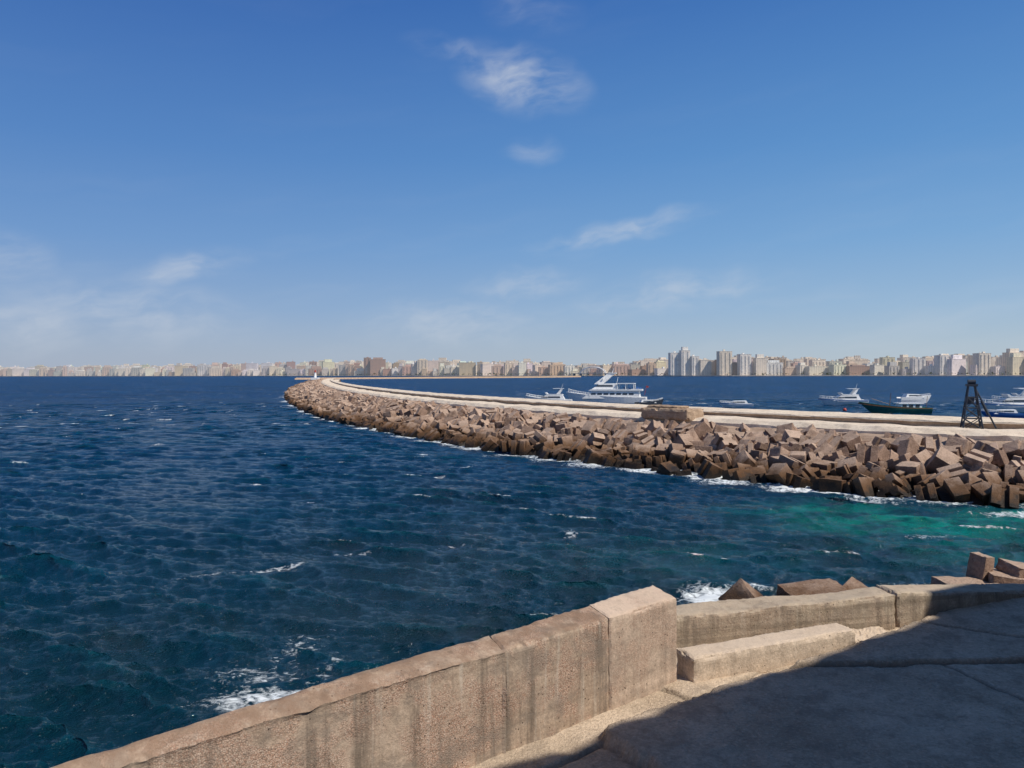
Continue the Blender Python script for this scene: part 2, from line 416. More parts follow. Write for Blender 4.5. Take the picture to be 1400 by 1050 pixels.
for b in rest:
    Mx = Matrix.Translation(b[:3]) @ Euler(b[4]).to_matrix().to_4x4() @ Matrix.Scale(b[3], 4)
    if b[1] < 150 and inview(b): vs, fs = tdat[b[5]]
    elif b[1] < 260 and inview(b) and b[5] in (1, 3, 5, 6, 7): vs, fs = tdat[b[5]]
    else: vs, fs = cube_v, cube_f
    mbk.add([Mx @ v for v in vs], fs)
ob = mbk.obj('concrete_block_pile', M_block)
tag(ob, 'mass of tumbled concrete blocks along the distant breakwater', 'concrete blocks', GB); ob['kind'] = 'stuff'

near = [((10.2, 33.5, -0.2), (1.7, 1.6, 1.4), (0.5, 0.6, 0.5), 0), ((13.2, 33.8, -0.15), (2.7, 2.0, 1.5), (0.12, -0.08, 0.15), 4), ((14.9, 33.6, -0.3), (1.9, 1.8, 1.5), (0.35, -0.3, 0.6), 2),
        ((19.3, 32.6, 0.2), (2.4, 2.2, 1.8), (0.07, 0.05, 0.2), 0), ((21.6, 33.2, 0.4), (2.6, 2.4, 1.8), (-0.06, 0.1, -0.3), 4), ((20.25, 33.6, 1.35), (0.6, 0.8, 1.5), (0.08, 0.12, 0.4), 2), ((22.0, 33.2, 1.42), (1.8, 1.4, 0.5), (0.1, 0.2, 0.1), 6), ((20.4, 31.8, 0.85), (2.0, 1.4, 0.55), (0.1, 0.12, 0.5), 4),
        ((17.6, 31.0, -0.4), (2.0, 2.0, 1.6), (0.3, 0.1, 0.9), 4), ((24.2, 33.0, 0.4), (2.4, 2.2, 2.0), (0.1, 0.1, 0.9), 1), ((11.2, 31.4, -0.5), (1.8, 1.8, 1.6), (0.2, 0.3, 1.2), 1), ((17.9, 33.4, -0.2), (1.3, 1.2, 1.2), (0.5, 0.3, 1.2), 6), ((21.3, 31.4, 1.0), (1.1, 0.9, 0.5), (0.15, -0.1, 1.0), 3), ((16.3, 33.9, -0.25), (1.0, 1.3, 1.0), (0.3, 0.5, 0.3), 7)]
for l_, s_, r_, t_ in near:
    ob = bpy.data.objects.new('sea_defence_block', temps2[t_]); ob.location = l_; ob.scale = s_; ob.rotation_euler = r_; col.objects.link(ob)
    tag(ob, 'brown sea-worn concrete block in the surf below the parapet', 'concrete block', 'concrete blocks in the surf below the parapet')

# ------------------------------------------------------------------ sea
def build_sea():
    r1 = np.exp(np.linspace(np.log(11), np.log(300), 1000)); r2 = np.exp(np.linspace(np.log(300), np.log(14000), 150))[1:]
    r = np.concatenate([r1, r2]); nr = len(r)
    na = 1000
    th = np.linspace(-R(48), R(48), na)
    RR, TH = np.meshgrid(r, th, indexing='ij')
    X = RR*np.sin(TH); Y = RR*np.cos(TH)
    step = np.maximum(np.gradient(r)[:, None]*np.ones_like(RR), RR*(th[1]-th[0]))
    Z = np.zeros_like(X); DX = np.zeros_like(X); DY = np.zeros_like(X)
    n = 116
    lam = np.exp(rng.uniform(np.log(0.34), np.log(4.6), n)); base = math.atan2(-1, -0.42)
    sprd = np.where(lam > 1.2, 0.30, 0.55)
    ang = base+rng.normal(0, 1, n)*sprd; ph = rng.uniform(0, 6.28, n)
    gust = np.zeros_like(X); gw2 = np.zeros_like(X)
    for q in range(10):
        a = rng.uniform(0, 6.28); l = rng.uniform(6, 45)
        gust += np.sin(2*math.pi/l*(X*math.cos(a)+Y*math.sin(a))+rng.uniform(0, 6.28))
        a = rng.uniform(0, 6.28); l = rng.uniform(9, 34)
        gw2 += np.sin(2*math.pi/l*(X*math.cos(a)+Y*math.sin(a))+rng.uniform(0, 6.28))
    gust = 1+0.25*gust/math.sqrt(5); gw2 = gw2/math.sqrt(5)
    for l, a, p in zip(lam, ang, ph):
        k = 2*math.pi/l; s = 0.047*(1.0 if l < 2.0 else 0.7)
        wgt = np.clip((l/step-2.0)/2.0, 0, 1)
        if wgt.max() <= 0: continue
        rmax = int(np.argmax(wgt[:, na//2] <= 0)) or nr
        sl_ = slice(0, rmax)
        arg = k*(X[sl_]*math.cos(a)+Y[sl_]*math.sin(a))+p+gw2[sl_]*math.sin(p*3)
        A = s/k*wgt[sl_]*gust[sl_]
        Z[sl_] += A*np.cos(arg); sn = A*np.sin(arg)*1.3
        DX[sl_] -= math.cos(a)*sn; DY[sl_] -= math.sin(a)*sn
    sg = Z[:400].std()
    lf = np.zeros_like(X)
    for q in range(14):
        a = rng.uniform(0, 6.28); l = rng.uniform(4, 24)
        lf += np.sin(2*math.pi/l*(X*math.cos(a)+Y*math.sin(a)*1.6)+rng.uniform(0, 6.28))
    lf /= math.sqrt(7)
    crest = np.clip((Z/sg-1.4)/0.8, 0, 1)*np.clip((lf-0.9)/0.6, 0, 1)
    foam = crest*0.92*(RR < 300)*(RR > 30)
    rows = slice(int(np.searchsorted(r, 45)), int(np.searchsorted(r, 1000)))
    Xs, Ys = X[rows], Y[rows]; dd = np.full(Xs.shape, 1e3)
    for c in CV[::2]: dd = np.minimum(dd, np.hypot(Xs-c[0], Ys-c[1]))
    dm = np.full(X.shape, 1e3); dm[rows] = dd
    foam = np.maximum(foam, np.clip(1.2-(dm-2.3)/(1.5+1.6*np.clip(lf+0.6, 0, 3)), 0, 1.1)*np.clip(0.92+0.2*lf, 0.66, 1.15))
    for (x, y, a, b, ang_, k) in [(-7.6, 24.0, 2.6, 1.2, 0.2, 1.1), (-8.6, 25.6, 2.8, 1.6, -.2, .8), (-7.9, 28, 1.3, 3.2, -0.2, .72), (-6.2, 26.5, 1.0, 2.4, -0.2, .66), (-5.2, 22.8, 1.6, .8, .3, 1.0), (-3.6, 21.3, 1.6, .5, .4, .8), (-12, 40, 2.4, 0.5, .5, 1.0), (-15, 38.5, 2.6, 0.45, .5, .72), (-9, 43, 2.0, .4, .4, .85), (-7.5, 46, .9, .4, .2, .95), (9.0, 34.3, 2.0, 2.6, 0, 1.4), (11.2, 36, 2.5, 1.0, 0, .9), (16.5, 35, 3, .6, 0, .75), (-10.7, 95, 1.2, .9, 0, 1.15), (-20, 88, 1.2, .7, 0, .95),
                                  (-23, 70, 1.7, .7, 0, 1.1), (-7.4, 75, 1.1, .7, 0, 1.15), (25, 47, 2.5, 1.0, 0, .85), (3.6, 48, 1.0, 1.8, 0, .78), (36, 54, 7, 1.8, -.2, 1.05), (27, 60.5, 4, 1.6, -.5, 1.05), (-5, 83, 1.6, .5, .3, 1.0), (-50, 110, 2, .8, 0, 1.0), (-70, 150, 2, 1, 0, 1.0), (-45, 190, 2, 1.2, 0, 1.0), (-33, 130, 1.5, .8, 0, .9), (-16, 60, 1.2, .5, .3, .85), (20, 36, 4, 1.2, 0, .8), (-3.5, 45, 1.4, .4, .3, .7)]:
        ca, sa = math.cos(ang_), math.sin(ang_); u = (X-x)*ca+(Y-y)*sa; v = -(X-x)*sa+(Y-y)*ca
        foam = np.maximum(foam, k*np.exp(-((u/a)**2+(v/b)**2)))
    sh = np.zeros_like(X)
    for (x, y, a, b, k) in [(27, 51, 7.5, 4.2, 1.0), (23.0, 56, 6, 3.0, .75), (36, 53, 7, 4, .95), (10, 42, 8, 5, .12), (28, 44, 8, 5, .4)]:
        sh = np.maximum(sh, k*np.exp(-((X-x)/a)**2-((Y-y)/b)**2))
    co_ = np.stack([X+DX, Y+DY, Z], -1).reshape(-1, 3).astype(np.float32)
    me = bpy.data.meshes.new('sea')
    nv = nr*na; me.vertices.add(nv); me.vertices.foreach_set('co', co_.ravel())
    I = np.arange(nv).reshape(nr, na)
    q = np.stack([I[:-1, :-1], I[:-1, 1:], I[1:, 1:], I[1:, :-1]], -1)[:, :, ::-1].reshape(-1, 4)
    nf = len(q); me.loops.add(nf*4); me.loops.foreach_set('vertex_index', q.ravel().astype(np.int32))
    me.polygons.add(nf); me.polygons.foreach_set('loop_start', np.arange(0, nf*4, 4, dtype=np.int32))
    me.polygons.foreach_set('use_smooth', np.ones(nf, bool))
    me.update(calc_edges=True)
    for nm, arr in (('foam', foam), ('shallow', sh), ('crest', Z/sg)):
        at_ = me.attributes.new(nm, 'FLOAT', 'POINT'); at_.data.foreach_set('value', arr.ravel().astype(np.float32))
    ob = bpy.data.objects.new('sea', me); col.objects.link(ob)
    ob['kind'] = 'structure'; ob['label'] = 'choppy deep blue sea with scattered whitecaps'; ob['category'] = 'sea'
    mt = bpy.data.materials.new('sea_water'); g = G(mt)
    P = g.n('ShaderNodeNewGeometry').outputs['Position']
    fo = g.n('ShaderNodeAttribute', attribute_name='foam').outputs['Fac']; shd = g.n('ShaderNodeAttribute', attribute_name='shallow').outputs['Fac']
    cz = g.n('ShaderNodeAttribute', attribute_name='crest').outputs['Fac']
    dist = g.n('ShaderNodeVectorMath', {0: P}, operation='LENGTH').outputs['Value']
    big = g.noise(g.vscale(P, (0.6, 1.4, 0)), 0.05, 3, 0.6)
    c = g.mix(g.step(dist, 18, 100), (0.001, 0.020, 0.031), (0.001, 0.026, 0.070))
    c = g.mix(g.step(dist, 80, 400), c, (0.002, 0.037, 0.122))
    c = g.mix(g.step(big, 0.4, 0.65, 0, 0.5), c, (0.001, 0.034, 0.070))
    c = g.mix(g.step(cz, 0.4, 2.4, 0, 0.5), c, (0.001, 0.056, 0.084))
    shn = g.m('MULTIPLY', shd, g.step(g.noise(g.vscale(P, (0.8, 1.6, 0)), 0.28, 3, 0.65), 0.32, 0.62, 0.15, 1.0))
    c = g.mix(shn, c, (0.0, 0.20, 0.165))
    PR = g.n('ShaderNodeVectorRotate', {'Vector': P, 'Angle': R(-22)}, rotation_type='Z_AXIS').outputs[0]
    n1 = g.noise(g.vscale(PR, (0.55, 1.35, 1)), 4.8, 3, 0.66, 0.2)
    rdg = g.m('SUBTRACT', 1.0, g.m('ABSOLUTE', g.m('MULTIPLY', g.m('SUBTRACT', n1, 0.5), 4.0)))
    n2 = g.noise(g.vscale(PR, (0.30, 1.0, 1)), 0.75, 4, 0.76, 0.2)
    n4 = g.noise(g.vscale(P, (0.02, 0.11, 0)), 1.0, 4, 0.72)
    hf = g.m('ADD', g.m('MULTIPLY', rdg, 0.07), g.m('MULTIPLY', n2, g.step(dist, 60, 300, 0.0, 2.2)))
    bp = g.n('ShaderNodeBump', {'Strength': 1.0, 'Distance': 0.8, 'Height': hf})
    pat = g.step(n2, 0.36, 0.64, 0.45, 1.6)
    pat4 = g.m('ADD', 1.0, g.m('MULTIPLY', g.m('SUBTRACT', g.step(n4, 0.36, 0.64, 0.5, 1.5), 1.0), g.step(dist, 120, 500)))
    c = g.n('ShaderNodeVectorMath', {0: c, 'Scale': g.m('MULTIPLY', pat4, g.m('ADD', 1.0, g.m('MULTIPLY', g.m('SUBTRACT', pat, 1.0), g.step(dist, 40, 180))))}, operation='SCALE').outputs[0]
    fn = g.noise(g.vscale(P, (0.9, 1.3, 1)), 2.8, 5, 0.75, 0.5)
    wp = g.n('ShaderNodeVectorMath', {0: P, 1: g.vscale(g.n('ShaderNodeTexNoise', {'Vector': P, 'Scale': 0.8, 'Detail': 2.0}).outputs['Color'], (2.5, 2.5, 0))}, operation='ADD').outputs[0]
    vo = g.n('ShaderNodeTexVoronoi', {'Vector': wp, 'Scale': 1.6}, feature='DISTANCE_TO_EDGE').outputs['Distance']
    fv = g.m('ADD', fn, g.step(vo, 0.0, 0.25, 0.06, -0.06))
    wc = g.m('MULTIPLY', g.step(g.noise(g.vscale(P, (0.14, 0.34, 0)), 1.0, 3, 0.6), 0.62, 0.68), g.step(dist, 70, 180, 0, 1.0))
    fo2 = g.m('MAXIMUM', fo, wc)
    thr = g.m('SUBTRACT', 0.88, g.m('MULTIPLY', fo2, 0.50))
    ff = g.m('MULTIPLY', g.m('MULTIPLY', g.m('SUBTRACT', fv, thr), 4.0, clamp=True), 0.9)
    rg = g.step(dist, 40, 400, 0.07, 0.35)
    wat = g.n('ShaderNodeBsdfPrincipled', {'Base Color': c, 'Roughness': rg, 'IOR': 1.33, 'Specular IOR Level': g.step(dist, 25, 220, 0.42, 0.08), 'Normal': bp.outputs[0]})
    fm = g.n('ShaderNodeBsdfPrincipled', {'Base Color': (0.76, 0.81, 0.83, 1), 'Roughness': 0.8})
    ms = g.n('ShaderNodeMixShader', {0: ff, 1: wat.outputs[0], 2: fm.outputs[0]})
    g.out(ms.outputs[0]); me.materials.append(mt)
build_sea()

# ------------------------------------------------------------------ near terrace, parapets
M_wall = mat_stone('parapet_concrete', (0.48, 0.37, 0.28), (0.35, 0.26, 0.19), 1.0, 0.6, streak=0.75, boards=0.22, pebble=0.75, bscale=34, grime=0.55)
M_top = mat_stone('pier_concrete', (0.58, 0.45, 0.35), (0.45, 0.345, 0.265), 1.0, 0.6, streak=0.4, boards=0.2, pebble=0.45, bscale=34, grime=0.35)
M_low = mat_stone('low_wall_concrete', (0.47, 0.385, 0.29), (0.34, 0.265, 0.19), 1.0, 0.6, streak=0.55, boards=0.4, pebble=0.25, bscale=30, grime=0.4)
M_kerb = mat_stone('kerb_concrete', (0.62, 0.50, 0.385), (0.50, 0.39, 0.29), 1.0, 0.6, streak=0.2, boards=0.1, bscale=30, grime=0.15)
M_slab = mat_stone('flagstone', (0.60, 0.48, 0.36), (0.42, 0.33, 0.24), 0.8, 1.0, bscale=14, joint=True)

d = Vector((0.765, 0.643)); pn = Vector((0.643, -0.765))
P0 = Vector((1.93, 9.09))
def ST(s, t): return P0+d*t+pn*s
pw_ = empty('parapet_wall', (0, 0, 0), 0, 'long stained pebbly concrete parapet wall above the sea', 'wall')
def inner(t): return P0+d*t
def outer(t): return Vector((1.70, 9.44))+Vector((0.735, 0.678))*t
secs = [(-1.160, -2.62, 0.0), (-2.622, -14.0, 0.004)]
for k, (a, b, dv) in enumerate(secs):
    ia, ib, oa, ob_ = inner(a), inner(b), outer(a), outer(b)
    off = pn*(-0.004-dv)
    rb('wall_section', [tuple(ib+off), tuple(ia+off), tuple(oa), tuple(ob_)], 6.1, [7.36, 7.36, 7.43, 7.43], M_wall, pw_, res=0.03, amp=0.006, chip=0.022, seed=1.0, endchip=0.02, topdip=0.02, band=0.06)
ia, ib, oa, ob_ = inner(0), inner(-1.158), outer(0.0), outer(-1.158)
rb('pier', [tuple(ib), tuple(ia), tuple(oa), tuple(ob_)], 6.1, [7.36, 7.36, 7.425, 7.425], M_top, pw_, res=0.026, amp=0.005, chip=0.018, seed=3, endchip=0.2, band=0.06)

lw = empty('low_sea_wall', (0, 0, 0), 0, 'low board-marked concrete sea wall beyond the pier', 'wall')
rb('wall_section', [(1.80, 10.02), (5.38, 10.86), (5.30, 11.33), (1.72, 10.50)], 6.1, [6.80, 6.88, 6.88, 6.82], M_low, lw, res=0.035, amp=0.010, chip=0.026, seed=5, topdip=0.04, band=0.07)
rb('wall_section', [(5.39, 10.88), (9.2, 11.85), (9.1, 12.32), (5.31, 11.34)], 6.1, [6.90, 6.66, 6.66, 6.90], M_low, lw, res=0.045, amp=0.010, chip=0.026, seed=8, band=0.07)
rb('wall_section', [(9.21, 11.87), (16, 13.6), (15.9, 14.1), (9.11, 12.34)], 6.1, 6.66, M_low, lw, res=0.15, amp=0.014, chip=0.03, seed=9)
kb = rb('kerb_block', [(2.10, 9.02), (4.45, 10.03), (4.32, 10.36), (1.96, 9.40)], 6.3, 6.67, M_kerb, None, res=0.028, amp=0.008, chip=0.026, seed=11, band=0.07)
tag(kb, 'long pale concrete kerb block beside the low sea wall', 'kerb')
rbk = rb('rubble_heap', [(4.47, 10.12), (5.15, 10.42), (5.1, 10.72), (4.4, 10.52)], 6.3, [6.47, 6.42, 6.5, 6.56], M_kerb, None, res=0.03, amp=0.035, chip=0.05, seed=14, freq=7)
tag(rbk, 'small crumbled heap of pale mortar against the low wall', 'rubble')

B0 = Vector((0.80, 7.74)); bd_ = Vector((0.844, 0.537)); bn_ = Vector((0.537, -0.844))
def smooth(x): x = max(0, min(1, x)); return x*x*(3-2*x)
JL = ((2.9, 0.0, 9.0, 3.6, 0.045, 0.06), (4.55, 0.97, 3.6, 5.0, 0.03, 0.03), (-1, 2.6, 4.2, 3.5, 0.035, 0.035), (5.6, -0.2, 6.5, 2.1, 0.035, 0.04))
joints = []
def slab_h(s, t):
    p = ST(s, t); v3 = Vector((p.x, p.y, 0))
    nz_ = 0.05*noise.noise(v3*1.3)+0.03*noise.noise(v3*5)+0.015*noise.noise(v3*14)
    qa = (p-B0).dot(bd_); qb = (p-B0).dot(bn_); rad = 0.2
    if qa < rad and qb < rad: inside = rad-math.hypot(rad-qa, rad-qb)
    else: inside = min(qa, qb)
    inside += nz_
    raised = 0.10*smooth(inside/0.03)
    jv = max(0, 1-abs(inside+0.012)/0.03)*0.9
    wob = 0.03*noise.noise(Vector((t*0.8, s*0.2, 4)))+0.012*noise.noise(Vector((t*6, s*6, 4)))
    gr = 0.0
    if inside > 0.04:
        Q = Vector((qa+wob, qb+wob))
        for (a0, b0, a1, b1, gw, dp) in JL:
            A = Vector((a0, b0)); Bv = Vector((a1, b1)); tt = max(0, min(1, (Q-A).dot(Bv-A)/(Bv-A).length_squared)); dd_ = (Q-(A+(Bv-A)*tt)).length
            if dd_ < gw: gr = min(gr, -dp*(1-dd_/gw)**0.6); jv = max(jv, (1-dd_/gw)**0.5)
        side = (Vector((9.0, 3.6))-Vector((2.9, 0))).normalized(); cr_ = side.x*(qb)-side.y*(qa-2.9)
        raised += 0.035 if cr_ < 0 and qa > 2.9 else 0.0
    else:
        s2 = s+wob
        row = 0 if s2 < 0.44 else 1
        ds = abs(s2-0.44)
        ofs, ln = ((0.3, 3.4), (-0.62, 2.3))[row]
        tt = (t+ofs+0.03*noise.noise(Vector((s*4, t*4, 2))))/ln; kx = math.floor(tt); dt = min(tt-kx, 1-(tt-kx))*ln
        e = min(ds, dt)
        hh = random.Random(row*100+kx).uniform(-0.02, 0.02)-(0.03 if row == 1 else 0)
        if t > 0 and s < 0.9: hh *= 0.3
        gr = hh-(0.035*(1-e/0.03)**0.6 if e < 0.03 else 0)
        jv = max(jv, (1-e/0.03)**0.5 if e < 0.03 else 0)
    rise = 0.18*max(0, min(1, (t-3.4)/2.6))
    pit = -0.04*max(0, noise.noise(Vector((s*2.2, t*2.2, 7)))-0.15)
    joints.append(min(1.0, jv))
    return 6.38+raised+gr+rise+pit+0.02*noise.noise(Vector((s*0.9, t*0.9, 0)))+0.009*noise.noise(Vector((s*6, t*6, 0)))
st_ = 0.028
ss = np.arange(-1.45, 7.0, st_); ts = np.arange(-5, 7.6, st_)
vs = []; ok = []
for s in ss:
    for t in ts:
        p = ST(s, t); vs.append((p.x, p.y, slab_h(s, t)))
        if t < 0.0: good = s > -0.22
        else:
            yl = 10.25+(p.x-1.8)*0.2346 if p.x < 5.4 else 11.1+(p.x-5.4)*0.256
            good = p.y < yl
        ok.append(good)
nt = len(ts); fs = []
for a in range(len(ss)-1):
    for b in range(nt-1):
        q = (a*nt+b, a*nt+b+1, (a+1)*nt+b+1, (a+1)*nt+b)
        if ok[q[0]] and ok[q[1]] and ok[q[2]] and ok[q[3]]: fs.append(q)
fl = mesh_obj('terrace_pavement', vs, fs, M_slab, None, True)
ja = fl.data.attributes.new('joint', 'FLOAT', 'POINT'); ja.data.foreach_set('value', np.array(joints, np.float32))
fl['kind'] = 'structure'; fl['label'] = 'worn stone slab terrace half in shadow'; fl['category'] = 'pavement'
o1 = outer(-14)
poly = [tuple(o1), tuple(outer(-1)), (1.75, 10.45), (5.3, 11.3), (9.1, 12.28), (15.9, 14.05), (40, 22), (40, -25), (-25, -25), (o1.x-6, o1.y-6)]
vs = [(p[0], p[1], -3) for p in poly]+[(p[0], p[1], 6.25) for p in poly]; n = len(poly)
fs = [tuple(range(n)), tuple(range(n, 2*n))]+[(i_, (i_+1) % n, (i_+1) % n+n, i_+n) for i_ in range(n)]
tb = mesh_obj('terrace_ground', vs, fs, M_pink); tb['kind'] = 'structure'; tb['label'] = 'stone terrace ground above the sea'; tb['category'] = 'ground'

# fortress building beside the terrace (casts the terrace shadow)
fb = empty('fortress_building', (0, 0, 0), 0, 'tall pale limestone fortress building beside the terrace', 'fortress')
ed = Vector((0.838, 0.546)); en = Vector((0.546, -0.838)); e0 = Vector((6.86, 2.68))
def FQ(a0, a1, b0, b1):
    return [tuple(e0+ed*a0+en*b0), tuple(e0+ed*a1+en*b0), tuple(e0+ed*a1+en*b1), tuple(e0+ed*a0+en*b1)]
rb('wall', FQ(-6, 30, 0.15, 14), 6.2, 16.0, M_kerb, fb, res=0.8, amp=0.03, chip=0.02)
rb('cornice', FQ(-6.1, 30.1, 0.0, 14.1), 16.002, 16.3, M_kerb, fb, res=0.2, amp=0.05, chip=0.06, freq=1.4)
rb('shadow_caster', FQ(7.0, 30, -0.42, 0.148), 6.2, 16.2, M_kerb, fb, res=0.4, amp=0.04, chip=0.03)  # unseen projection added to carry the shadow over the low wall

# ------------------------------------------------------------------ far city
def mat_city():
    mt = bpy.data.materials.new('city_facade'); g = G(mt)
    oi = g.n('ShaderNodeObjectInfo'); tc = g.n('ShaderNodeTexCoord').outputs['Object']
    geo = g.n('ShaderNodeNewGeometry')
    s_ = g.n('ShaderNodeSeparateXYZ', {0: tc}); nz = g.n('ShaderNodeSeparateXYZ', {0: geo.outputs['Normal']}).outputs[2]
    hx = g.m('FRACT', g.m('DIVIDE', g.m('ADD', s_.outputs[0], s_.outputs[1]), 4.6)); hz = g.m('FRACT', g.m('DIVIDE', s_.outputs[2], 3.1))
    wx = g.m('MULTIPLY', g.m('GREATER_THAN', hx, 0.32), g.m('LESS_THAN', hx, 0.72)); wz = g.m('MULTIPLY', g.m('GREATER_THAN', hz, 0.3), g.m('LESS_THAN', hz, 0.8))
    side = g.m('LESS_THAN', g.m('ABSOLUTE', nz), 0.5)
    wnd = g.m('MULTIPLY', g.m('MULTIPLY', wx, wz), side)
    nn = g.noise(tc, 0.08, 4, 0.7)
    rp = g.ramp(geo.outputs['Random Per Island'], [(0, (0.74, 0.65, 0.54)), (0.3, (1, 0.96, 0.9)), (0.6, (0.64, 0.52, 0.42)), (1.0, (1.12, 1.08, 1.02))])
    cc = g.mix(0.55, oi.outputs['Color'], g.mix(1.0, oi.outputs['Color'], rp, 'MULTIPLY'))
    c = g.mix(g.step(nn, 0.42, 0.7, 0, 0.3), cc, (0.24, 0.20, 0.17))
    c = g.mix(g.m('MULTIPLY', wnd, 0.56), c, (0.09, 0.10, 0.12))
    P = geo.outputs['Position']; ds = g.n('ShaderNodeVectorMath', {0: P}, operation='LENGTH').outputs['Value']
    haze_glow = g.step(ds, 1500, 4800, 0.10, 0.42)
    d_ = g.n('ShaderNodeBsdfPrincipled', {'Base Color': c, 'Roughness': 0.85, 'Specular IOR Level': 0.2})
    em = g.n('ShaderNodeEmission', {'Color': (0.40, 0.45, 0.53, 1), 'Strength': 1.0})  # distance haze painted into the facades as a bluish glow
    ms = g.n('ShaderNodeMixShader', {0: haze_glow, 1: d_.outputs[0], 2: em.outputs[0]})
    g.out(ms.outputs[0]); return mt
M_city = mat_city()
CL = [(-3400, 4100), (-2868, 3800), (-2377, 3600), (-1170, 3100), (-660, 2800), (-236, 2500), (208, 2200), (566, 2000), (1156, 1750), (1400, 1650), (2200, 1400)]
HT = [(-3400, 38), (-2377, 40), (-1170, 46), (-660, 52), (-236, 48), (60, 42), (208, 28), (360, 32), (430, 46), (600, 48), (800, 42), (1000, 44), (1156, 48), (1600, 50)]
cl = np.array(CL, float); sc = np.concatenate([[0], np.cumsum(np.linalg.norm(np.diff(cl, axis=0), axis=1))])
def coast(s, back=0):
    k = int(min(len(sc)-2, max(0, np.searchsorted(sc, s)-1))); f = (s-sc[k])/(sc[k+1]-sc[k]); p = cl[k]*(1-f)+cl[k+1]*f
    t = (cl[k+1]-cl[k])/np.linalg.norm(cl[k+1]-cl[k]); n_ = np.array([-t[1], t[0]])
    return p+n_*back, math.atan2(t[1], t[0])
def city_mesh(w_, dd, h, rnd, style):
    m = MB()
    m.box(-w_/2, w_/2, -dd/2, dd/2, 0, h)
    m.box(-w_/2-0.4, w_/2+0.4, -dd/2-0.4, dd/2+0.4, h+0.01, h+1.1)
    rx = rnd.uniform(-w_*0.25, w_*0.25); m.box(rx-2.5, rx+2.5, -2.5, 2.5, h+1.12, h+rnd.uniform(3.5, 6))
    if style in (1, 3):
        nb = max(1, int(w_/9))
        for k in range(nb):
            x = -w_/2+(k+0.5)*w_/nb
            z = 3.1
            while z < h-2:
                m.box(x-1.8, x+1.8, -dd/2-1.5, -dd/2+0.01, z, z+1.1); z += 3.1
    if style in (2, 3):
        m.box(-w_*0.32, w_*0.32, -dd*0.3, dd*0.3, h+1.13, h+1.12+rnd.choice([3.1, 6.2, 9.3]))
    if style == 4:
        m.box(rx-0.25, rx+0.25, -0.25, 0.25, h+3, h+rnd.uniform(9, 15))
    if rnd.random() < 0.4:
        m.bar((-rx, 1, h+1.1), (-rx, 1, h+3.4), 1.4, n=8)
    return m
pal = [((0.84, 0.75, 0.62), 'beige'), ((0.93, 0.91, 0.86), 'off-white'), ((0.68, 0.55, 0.42), 'tan'), ((0.46, 0.30, 0.23), 'brown'), ((0.90, 0.83, 0.71), 'cream'), ((0.58, 0.57, 0.54), 'grey'), ((0.72, 0.54, 0.44), 'pinkish'), ((0.95, 0.94, 0.91), 'white'), ((0.90, 0.84, 0.74), 'cream')]
rc = random.Random(33)
GC = 'apartment buildings along the far waterfront'
tot = sc[-1]
def place_building(x, y, rot, w_, dd, h, style, colr, nm):
    m = city_mesh(w_, dd, h, rc, style)
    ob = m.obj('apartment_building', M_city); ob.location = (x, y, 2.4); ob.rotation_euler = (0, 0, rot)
    ob.color = (colr[0], colr[1], colr[2], 1)
    sz = 'high-rise' if h > 45 else ('mid-rise' if h > 25 else 'low')
    tag(ob, f'{sz} {nm} apartment building on the far waterfront', 'building', GC)
cnt = 0
specials = [(436, 2085, 26, 20, 60, 1, 7), (462, 2075, 24, 20, 66, 3, 7), (486, 2066, 20, 20, 50, 1, 7), (512, 2060, 30, 20, 40, 0, 8), (556, 2030, 34, 22, 62, 1, 4), (604, 2018, 30, 22, 54, 1, 7), (642, 2010, 28, 20, 44, 2, 8), (-470, 2720, 52, 24, 56, 2, 3), (-510, 2735, 24, 20, 62, 1, 3), (-300, 2600, 34, 22, 52, 3, 0), (1030, 1845, 40, 22, 46, 1, 7), (1100, 1815, 30, 22, 50, 1, 8)]
for x, y, w_, dd, h, stl, ci in specials:
    place_building(x, y, 0.12, w_, dd, h, stl, pal[ci][0], pal[ci][1]); cnt += 1
s = 350.0
while s < tot-500 and cnt < 170:
    w_ = rc.choice([16, 20, 24, 30, 38, 50])*rc.uniform(.85, 1.1); p, rot = coast(s+w_/2, rc.uniform(35, 60))
    hm = np.interp(p[0], [a for a, b in HT], [b for a, b in HT])
    h = hm*rc.choice([0.3, 0.45, 0.58, 0.7, 0.82, 0.9])*rc.uniform(0.85, 1.1)
    c_, nm = rc.choice(pal); c_ = tuple(v*rc.uniform(0.92, 1.04) for v in c_)
    place_building(p[0], p[1], rc.uniform(-.05, .45), w_, rc.uniform(14, 22), h, rc.randrange(4), c_, nm); cnt += 1
    s += w_+rc.uniform(0, 4)
s = 350.0
while s < tot-500 and cnt < 296:
    w_ = rc.uniform(20, 46); p, rot = coast(s+w_/2, rc.uniform(95, 150))
    hm = np.interp(p[0], [a for a, b in HT], [b for a, b in HT])
    h = hm*rc.uniform(0.66, 1.1)
    c_, nm = rc.choice(pal); c_ = tuple(v*rc.uniform(0.84, 1.05) for v in c_)
    place_building(p[0], p[1], rc.uniform(-.05, .45), w_, rc.uniform(14, 22), h, rc.choice([0, 1, 2, 4]), c_, nm); cnt += 1
    s += w_+rc.uniform(2, 18)
big = MB()
for k in range(600):
    p, rot = coast(rc.uniform(300, tot-400), rc.uniform(180, 600))
    hm = np.interp(p[0], [a for a, b in HT], [b for a, b in HT]); h = hm*rc.uniform(0.66, 1.12)
    m = city_mesh(rc.uniform(18, 44), 20, h, rc, rc.choice([0, 2])); Mx = Matrix.Translation((p[0], p[1], 2.4)) @ Matrix.Rotation(rc.uniform(-.2, .45), 4, 'Z')
    big.add([Mx @ Vector(v) for v in m.v], m.f)
